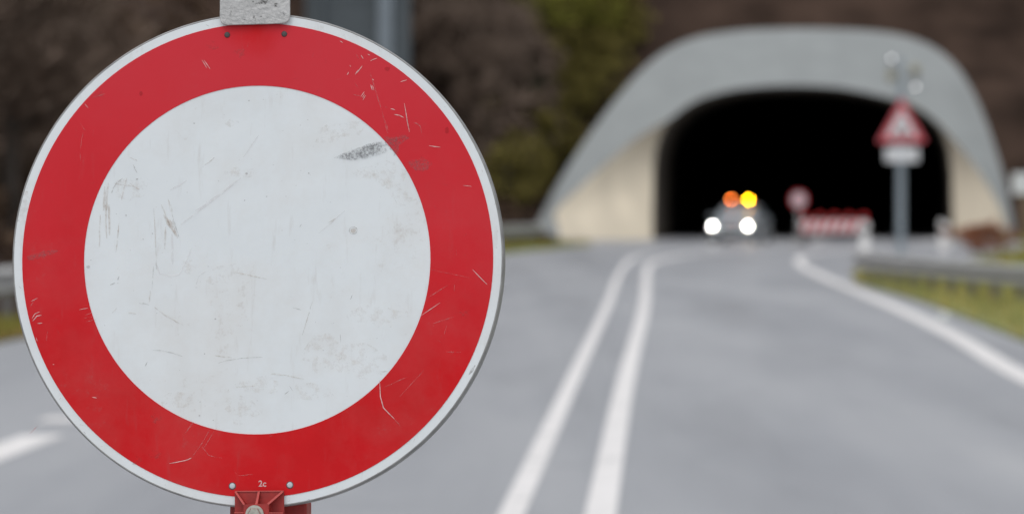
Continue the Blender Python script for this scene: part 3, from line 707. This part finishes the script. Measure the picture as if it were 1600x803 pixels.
for (x, z, up) in ((bx_, bz_, 1), (cx_, cz_, -1)):
    bm = bm_new(); box(bm, (x, .05, z), (.16, .07, .62), bevel=.03); box(bm, (x / 2, .09, z - .02), (abs(x), .03, .05))
    hd = obj('lamp_head', bm, mat('lamp_housing', (.25, .265, .27), .5), ws)
    bm = bm_new(); rg = lathe_y(bm, [(.13, .02), (.125, -.03), (.07, -.07), (.005, -.08)], 20, (x, 0, z - up * .17)); bm.faces.new(rg[-1]); obj('amber_lens', bm, M_amb_off, hd, True)
    bm = bm_new(); bmesh.ops.create_uvsphere(bm, u_segments=16, v_segments=10, radius=.026, matrix=Matrix.Translation((x, -.06, z + up * .24))); obj('emissive_ball', bm, M_lit, hd, True)  # small white emissive sphere on each head

# ------------------------------------------------------------------ delineator posts and an added glint disc
def delineator(p, label, h=1.0, wd=.14, group=None):
    r_ = empty('delineator_post', (p.x, p.y, 0), label, 'marker post', group)
    bm = bm_new()
    prism(bm, [(-wd * .6, -.1), (wd * .6, -.1), (wd * .5, h - .12), (-wd * .5, h)], -.06, .06)
    bmesh.ops.bevel(bm, geom=bm.edges[:], offset=.015, segments=2, affect='EDGES')
    obj('post_body', bm, mat('white_plastic', (.85, .83, .81), .5, var=.06), r_)
    bm = bm_new(); q = [(-wd * .54, h - .42), (wd * .54, h - .42), (wd * .54, h - .30), (-wd * .54, h - .20)]
    prism(bm, q, -.064, .064); obj('black_band', bm, M_darksym, r_)
    bm = bm_new(); box(bm, (0, -.067, h - .32), (.05, .006, .16)); obj('reflector', bm, M_white, r_)
    return r_
pA = G(1475, 393); delineator(pA, 'white marker post with black band before the right cream tunnel flank', 1.0, .3)
pB = G(1351, 394); delineator(pB, 'white marker post at the right end of the striped closure board', 1.0, .26)
pC = G(1475, 503)
rf = empty('reflector_stake', (pC.x, pC.y, 0), 'tiny white reflector stake low in the grass under the right barrier', 'reflector')
bm = bm_new(); cylinder(bm, (0, 0, -.05), (0, 0, .07), .01, 8); obj('stake', bm, M_post, rf)
bm = bm_new(); rg = lathe_y(bm, [(.05, .012), (.052, -.005), (.045, -.012), (.004, -.014)], 20, (0, -.012, .08)); bm.faces.new(rg[-1]); obj('reflector', bm, emit('bright_reflector', (.75, .77, .72), .12), rf, True)  # added disc whose faint glow stands for a glint

# ------------------------------------------------------------------ back of a large direction sign, left background
YB = 118.0; sb = F / YB
pb = P(560, 399, YB); ds = empty('direction_sign', (pb.x, YB, 0), 'large slate grey sign seen from the back above the round sign', 'traffic sign')
def dl(px, py): p = P(px, py, YB); return (p.x - pb.x, p.z)
bm = bm_new(); a_, b_ = dl(477, 260), dl(641, -150)
box(bm, ((a_[0] + b_[0]) / 2, .05, (a_[1] + b_[1]) / 2), (b_[0] - a_[0], .03, b_[1] - a_[1]), bevel=.005)
obj('panel', bm, M_slate, ds)
for px_ in (602, 500):
    bm = bm_new(); x = dl(px_, 0)[0]; box(bm, (x, -.09, b_[1] / 2), (.40 if px_ > 550 else .2, .2, b_[1]), bevel=.01)
    obj('post', bm, M_slate2 if px_ > 550 else M_slate, ds)
for k in range(3):
    bm = bm_new(); z = a_[1] + .3 + k * 2.2; box(bm, ((a_[0] + b_[0]) / 2, .02, z), (b_[0] - a_[0] - .1, .03, .09)); obj('cross_rail', bm, M_slate, ds)

# white board at far right
YE = 168.0; pe = P(1599, 370, YE)
wb = empty('notice_board', (pe.x, YE, 0), 'white board on a brown post at the right edge of the photo', 'sign')
bm = bm_new(); z1 = P(0, 287, YE).z; box(bm, (.1, 0, z1), (1.1, .04, .85), bevel=.01); obj('panel', bm, M_white, wb)
bm = bm_new(); box(bm, (.1, .07, z1 / 2), (.3, .08, z1)); obj('post', bm, mat('tan_timber', (.22, .15, .10), .8), wb)

# ------------------------------------------------------------------ the car
yc = 157.0; pc = P(1141, 356, yc)
car = empty('patrol_car', (pc.x, yc, 0), 'silver grey car with lit headlights and amber roof beacons leaving the tunnel', 'car', rot=(0, 0, R(-13)))
# car's local frame: front face at y=0, length along +y, half width .9
M_car = mat('silver_car_paint', (.21, .235, .255), .4, .0, var=.05, scale=2, coat=.6)
M_glass = mat('dark_car_glass', (.09, .107, .118), .15, 0, var=.05, spec=.6)
M_trim = mat('black_trim', (.02, .02, .022), .6)
def sect(y, hw, z0, z1, r, k=4):
    pts = []
    for cxs, czs, a0 in ((hw - r, z1 - r, 0), (-(hw - r), z1 - r, 90), (-(hw - r * .6), z0 + r * .6, 180), (hw - r * .6, z0 + r * .6, 270)):
        rr_ = r if a0 < 180 else r * .6
        for j in range(k + 1):
            a = R(a0 + 90 * j / k); pts.append((cxs + rr_ * math.cos(a), y, czs + rr_ * math.sin(a)))
    return pts
bm = bm_new()
S = [(0, .66, .30, .66, .10), (.06, .76, .22, .74, .12), (.25, .84, .18, .80, .14), (.7, .885, .17, .88, .14), (1.25, .90, .17, .97, .12), (1.9, .905, .17, .99, .10), (2.8, .905, .17, 1.0, .10), (3.6, .90, .18, 1.02, .12), (4.2, .87, .22, 1.03, .14), (4.5, .80, .28, .98, .14), (4.58, .72, .34, .9, .14)]
loft(bm, [[bm.verts.new(p) for p in sect(*s)] for s in S])
obj('body', bm, M_car, car, True)
bm = bm_new()
Cb = [(1.2, .76, .93, 1.0, .03), (1.75, .70, .95, 1.30, .10), (2.15, .66, .95, 1.43, .12), (3.0, .655, .95, 1.45, .12), (3.7, .67, .95, 1.38, .12), (4.35, .70, .95, 1.06, .05)]
loft(bm, [[bm.verts.new(p) for p in sect(*s)] for s in Cb])
obj('roof', bm, M_car, car, True)
bm = bm_new()
bm.faces.new([bm.verts.new(v_) for v_ in ((-.70, 1.24, 1.0), (.70, 1.24, 1.0), (.58, 1.93, 1.37), (-.58, 1.93, 1.37))]); obj('windscreen', bm, M_glass, car)
for sx in (-1, 1):
    bm = bm_new(); bm.faces.new([bm.verts.new((sx * x, y, z)) for x, y, z in ((.765, 1.45, 1.0), (.70, 2.0, 1.33), (.69, 3.4, 1.35), (.73, 4.0, 1.06))]); obj('side_window', bm, M_glass, car)
    bm = bm_new(); box(bm, (sx * .97, 1.35, 1.02), (.2, .12, .13), bevel=.03); obj('wing_mirror', bm, M_car, car)
    for yw_ in (.92, 3.6):
        bm = bm_new()
        tube(bm, [(sx * .70, yw_, .32), (sx * .915, yw_, .32)], [.32, .32], 28); wh = obj('wheel', bm, M_rubber, car)
        bm = bm_new(); tube(bm, [(sx * .90, yw_, .32), (sx * .925, yw_, .32)], [.2, .19], 20); obj('rim', bm, M_galv, wh)
    bm = bm_new(); box(bm, (sx * .62, .075, .66), (.32, .14, .14), bevel=.04); hl = obj('headlight', bm, M_glass, car)
    bm = bm_new(); bmesh.ops.create_uvsphere(bm, u_segments=16, v_segments=10, radius=.030, matrix=Matrix.Translation((sx * .68, -.025, .655))); obj('lamp', bm, emit('headlamp_glow', (1, .95, .86), 230), hl, True)
bm = bm_new(); box(bm, (0, -.005, .50), (.66, .05, .26), bevel=.02); obj('grille', bm, M_trim, car)
bm = bm_new(); box(bm, (0, -.035, .42), (.52, .012, .11)); obj('number_plate', bm, M_white, car)
bm = bm_new(); box(bm, (0, .03, .26), (1.2, .1, .09), bevel=.02); obj('bumper_intake', bm, M_trim, car)
bm = bm_new(); box(bm, (0, 2.4, 1.50), (1.15, .28, .06), bevel=.02); lb = obj('light_bar', bm, M_trim, car)
for sx, cc, st in ((-1, (1, .21, .03), 52), (1, (1, .47, .004), 165)):
    bm = bm_new(); tube(bm, [(sx * .34, 2.4, 1.53), (sx * .34, 2.4, 1.63), (sx * .34, 2.4, 1.68)], [.10, .095, .05], 18); be = obj('beacon', bm, mat('amber_dome', (.35, .10, .01), .3), lb, True)
    bm = bm_new(); bmesh.ops.create_uvsphere(bm, u_segments=16, v_segments=10, radius=.036, matrix=Matrix.Translation((sx * .34, 2.16, 1.66))); obj('flash_lamp', bm, emit('amber_flash', cc, st), be, True)

# ------------------------------------------------------------------ vegetation
def make_tree(name, label, h, cr, m, nleaf, lsize, spread=.75, bare=False, trunk=True, nb=9, low=.25):
    """tapered trunk with limbs, crown of loose leaf clumps"""
    root = empty(name, (0, 0, 0), label, 'tree' if h > 4 else 'shrub')
    bm = bm_new()
    lean = Vector((random.uniform(-.06, .06) * h, random.uniform(-.06, .06) * h, 0))
    tube(bm, [(0, 0, -.4), lean * .4 + Vector((0, 0, h * .4)), lean + Vector((0, 0, h * .85))], [h * .022 + .03, h * .015 + .02, .015], 7)
    ends = []
    for k in range(nb):
        t = random.uniform(low, .85); a = k * 2.4 + random.uniform(-.4, .4)
        s_ = lean * t + Vector((0, 0, h * t)); ln = cr * random.uniform(.6, 1.05) * (1.15 - .5 * t)
        e_ = s_ + Vector((math.cos(a) * ln, math.sin(a) * ln, ln * random.uniform(.25, .8)))
        mid = (s_ + e_) / 2 + Vector((0, 0, -.05 * ln))
        tube(bm, [s_, mid, e_], [h * .009 + .012, h * .006 + .01, .008], 5)
        ends += [e_, mid, (mid + e_) / 2]
    ends.append(lean + Vector((0, 0, h * .95)))
    obj('trunk', bm, M_bark, root)
    bm = bm_new()
    clumps = [(e_ + Vector((random.gauss(0, .2), random.gauss(0, .2), random.gauss(0, .2))) * cr * .5, cr * random.uniform(.22, .42)) for e_ in ends]
    for i in range(nleaf):
        c_, r_ = random.choice(clumps)
        d = Vector((random.gauss(0, 1), random.gauss(0, 1), random.gauss(0, .8))); d = d.normalized() * r_ * random.random() ** .45
        p = c_ + d
        if p.z < .1: continue
        u = Vector((random.gauss(0, 1), random.gauss(0, 1), random.gauss(0, 1))).normalized()
        v = u.cross(Vector((random.gauss(0, 1), random.gauss(0, 1), random.gauss(0, 1)))).normalized()
        L_s = lsize * random.uniform(.6, 1.4); W_s = L_s * (.10 if bare else .55)
        if bare: u = (u + d.normalized() * 1.2 + Vector((0, 0, .6))).normalized(); v = u.cross(Vector((.3, .5, .2))).normalized()
        bm.faces.new([bm.verts.new(p - u * L_s * .5), bm.verts.new(p + v * W_s * .5), bm.verts.new(p + u * L_s * .5), bm.verts.new(p - v * W_s * .5)])
    obj('crown', bm, m, root)
    return root
kinds = {
    'bare': [make_tree('bare_tree', None, random.uniform(6, 8), 2.4, M_twig, 3400, .55, bare=True, nb=14) for _ in range(3)],
    'shrub': [make_tree('brown_shrub', None, random.uniform(2.2, 3), 1.6, M_twig, 1500, .24, nb=10, low=.08) for _ in range(2)],
    'rust': [make_tree('rust_shrub', None, 2.8, 1.7, M_rust, 1500, .24, nb=10, low=.08) for _ in range(2)],
    'olive': [make_tree('olive_shrub', None, 3.0, 1.7, M_olive, 1600, .26, nb=10, low=.08) for _ in range(2)],
    'green': [make_tree('autumn_tree', None, 6.5, 2.6, M_green, 2600, .32, nb=13)],
    'dark': [make_tree('evergreen_tree', None, 6.0, 2.1, M_dark, 2600, .30, nb=14, low=.12)],
}
LBL = {
    'bare': ('leafless brown tree on the wooded slope %s', 'tree', 'leafless trees on the hillside'),
    'shrub': ('dull brown shrub on the slope %s', 'shrub', 'brown shrubs on the hillside'),
    'rust': ('reddish brown shrub on the slope %s', 'shrub', 'reddish shrubs on the hillside'),
    'olive': ('olive green shrub on the slope %s', 'shrub', 'olive shrubs on the hillside'),
    'green': ('yellow green leafy tree on the slope %s', 'tree', 'yellow green trees on the hillside'),
    'dark': ('dark evergreen tree on the slope %s', 'tree', 'evergreens on the hillside'),
}
used = set()
def where(px, py):
    if px < 330: return 'left of the round sign'
    if px < 800: return 'behind and above the round sign'
    if px < 1030: return 'left of the tunnel portal'
    if px < 1440: return 'above the tunnel portal'
    return 'right of the tunnel portal'
def plant(kind, x, y, s=1.0):
    src = random.choice(kinds[kind])
    if src.name not in used: used.add(src.name); o = src
    else: o = copy_tree(src)
    o.location = (x, y, hill_h(x, y) - .15); o.rotation_euler = (0, 0, random.uniform(0, 6.28)); o.scale = (s, s, s)
    lab, cat, grp = LBL[kind]
    wv = where(800 + x * F / y, 0)
    o['label'] = lab % wv; o['category'] = cat; o['group'] = grp + ' ' + wv
    return o
def on_hill(px, py):
    """first terrain hit along the ray through photo pixel"""
    y = 45.0
    while y < 330:
        p = P(px, py, y)
        if p.z <= hill_h(p.x, p.y) and hill_h(p.x, p.y) > .3 and not (top_at(p.x, p.y) > p.z and p.y > 172): return p
        y += .5
    return None
# patches of colour seen on the hillside
def blocked(p):
    return p.y > 150 and (top_at(p.x, max(p.y, 178)) > hill_h(p.x, p.y) - .5) or (interp(XL, p.y) - 3.8 < p.x < interp(XA, p.y) + 3)
def scatter(kind, cells, n, s0, s1):
    k = 0; tries = 0
    while k < n and tries < n * 12:
        tries += 1
        x0, y0, x1, y1 = random.choice(cells)
        qx, qy = random.uniform(x0, x1), random.uniform(y0, y1)
        p = on_hill(qx, qy)
        if p is None or blocked(p) or math.hypot(qx - 402, qy - 406) < 372: continue
        plant(kind, p.x, p.y, random.uniform(s0, s1)); k += 1
scatter('green', [(830, 70, 930, 150)], 3, .6, .8)
scatter('green', [(770, 10, 900, 80)], 5, .5, .65)
scatter('green', [(900, 10, 960, 60)], 3, .45, .55)
scatter('olive', [(1000, 0, 1560, 40)], 6, .6, .9)
scatter('olive', [(800, 120, 960, 230), (790, 230, 850, 330)], 15, .6, .9)
scatter('olive', [(1560, 100, 1600, 300), (905, 20, 990, 90)], 5, .6, .9)
scatter('olive', [(740, 0, 960, 160)], 9, .6, .95)
scatter('olive', [(780, 0, 970, 250), (800, 200, 900, 300)], 14, .6, 1.0)
scatter('dark', [(775, 170, 850, 300), (1550, 170, 1600, 320)], 5, .45, .65)
scatter('rust', [(1000, 0, 1600, 60), (960, 0, 1100, 40)], 30, .6, 1.0)
scatter('rust', [(10, 60, 160, 260)], 3, .6, .8)
scatter('shrub', [(0, 60, 330, 400), (640, 0, 800, 300), (1500, 60, 1600, 220), (780, 60, 830, 330)], 40, .8, 1.3)
scatter('shrub', [(640, 0, 780, 160), (0, 20, 210, 200)], 14, .8, 1.2)
scatter('bare', [(0, 200, 200, 400), (640, 60, 790, 330), (1520, 100, 1600, 280)], 16, .7, 1.1)
# undergrowth that nobody could count
bm = bm_new(); k = 0
while k < 26000:
    px_, py_ = random.uniform(-160, 1760), random.uniform(-60, 390)
    y = random.uniform(50, 250); p = P(px_, py_, y); hz = hill_h(p.x, p.y)
    k += 1
    if hz < .25 or blocked(p): continue
    c_ = Vector((p.x, p.y, hz + random.random() ** 2 * .9))
    u = Vector((random.gauss(0, 1), random.gauss(0, 1), random.gauss(0, 1))).normalized(); v = u.cross(Vector((random.gauss(0, 1), random.gauss(0, 1), random.gauss(0, 1)))).normalized()
    l_ = random.uniform(.15, .4)
    bm.faces.new([bm.verts.new(c_ - u * l_), bm.verts.new(c_ + v * l_ * .5), bm.verts.new(c_ + u * l_), bm.verts.new(c_ - v * l_ * .5)])
tag(obj('undergrowth', bm, M_litter), 'brown dead undergrowth and fallen leaves covering the hillside', 'undergrowth', kind='stuff')
# russet bush at the right flank
rb = make_tree('russet_bush', 'low russet red bush at the foot of the right cream flank', 1.4, 1.15, M_redbush, 1500, .2, nb=12, low=.05)
pr = P(1533, 390, 130.0); rb.location = (pr.x, pr.y, -.05); rb.scale = (.85, .8, .56); rb['category'] = 'bush'
# unused prototypes must not linger at the origin
for lst in kinds.values():
    for o in lst:
        if o.name not in used:
            for ch in list(o.children): bpy.data.objects.remove(ch)
            bpy.data.objects.remove(o)

# leave out the plants that nothing of can be seen from here or from a step to either side
bpy.context.view_layer.update()
dg = bpy.context.evaluated_depsgraph_get()
rnd = random.Random(3)
groups = set(v[2] for v in LBL.values())
Rinv = cam.rotation_euler.to_matrix().transposed()
for o in [o for o in col.objects if o.parent is None and any(str(o.get('group', '')).startswith(g) for g in groups)]:
    score = 0
    for ch in o.children:
        vs = ch.data.vertices; mw = ch.matrix_world
        for _ in range(60 if ch.name.startswith('crown') else 15):
            p = mw @ vs[rnd.randrange(len(vs))].co
            for dx, wgt in ((0, 3), (-1.5, 1), (1.5, 1)):
                org = Vector((dx, 0, H)); d = p - org; l_ = Rinv @ d
                if l_.z >= 0 or abs(l_.x / l_.z) * F > 812 or abs(l_.y / l_.z) * F > 412: continue
                hit, loc, nrm, idx, ho, mtx = scene.ray_cast(dg, org, d.normalized(), distance=d.length + 1)
                if hit and ho is not None and ho.name in (c.name for c in o.children): score += wgt
    if score < 6:
        for ch in list(o.children): bpy.data.objects.remove(ch)
        bpy.data.objects.remove(o)
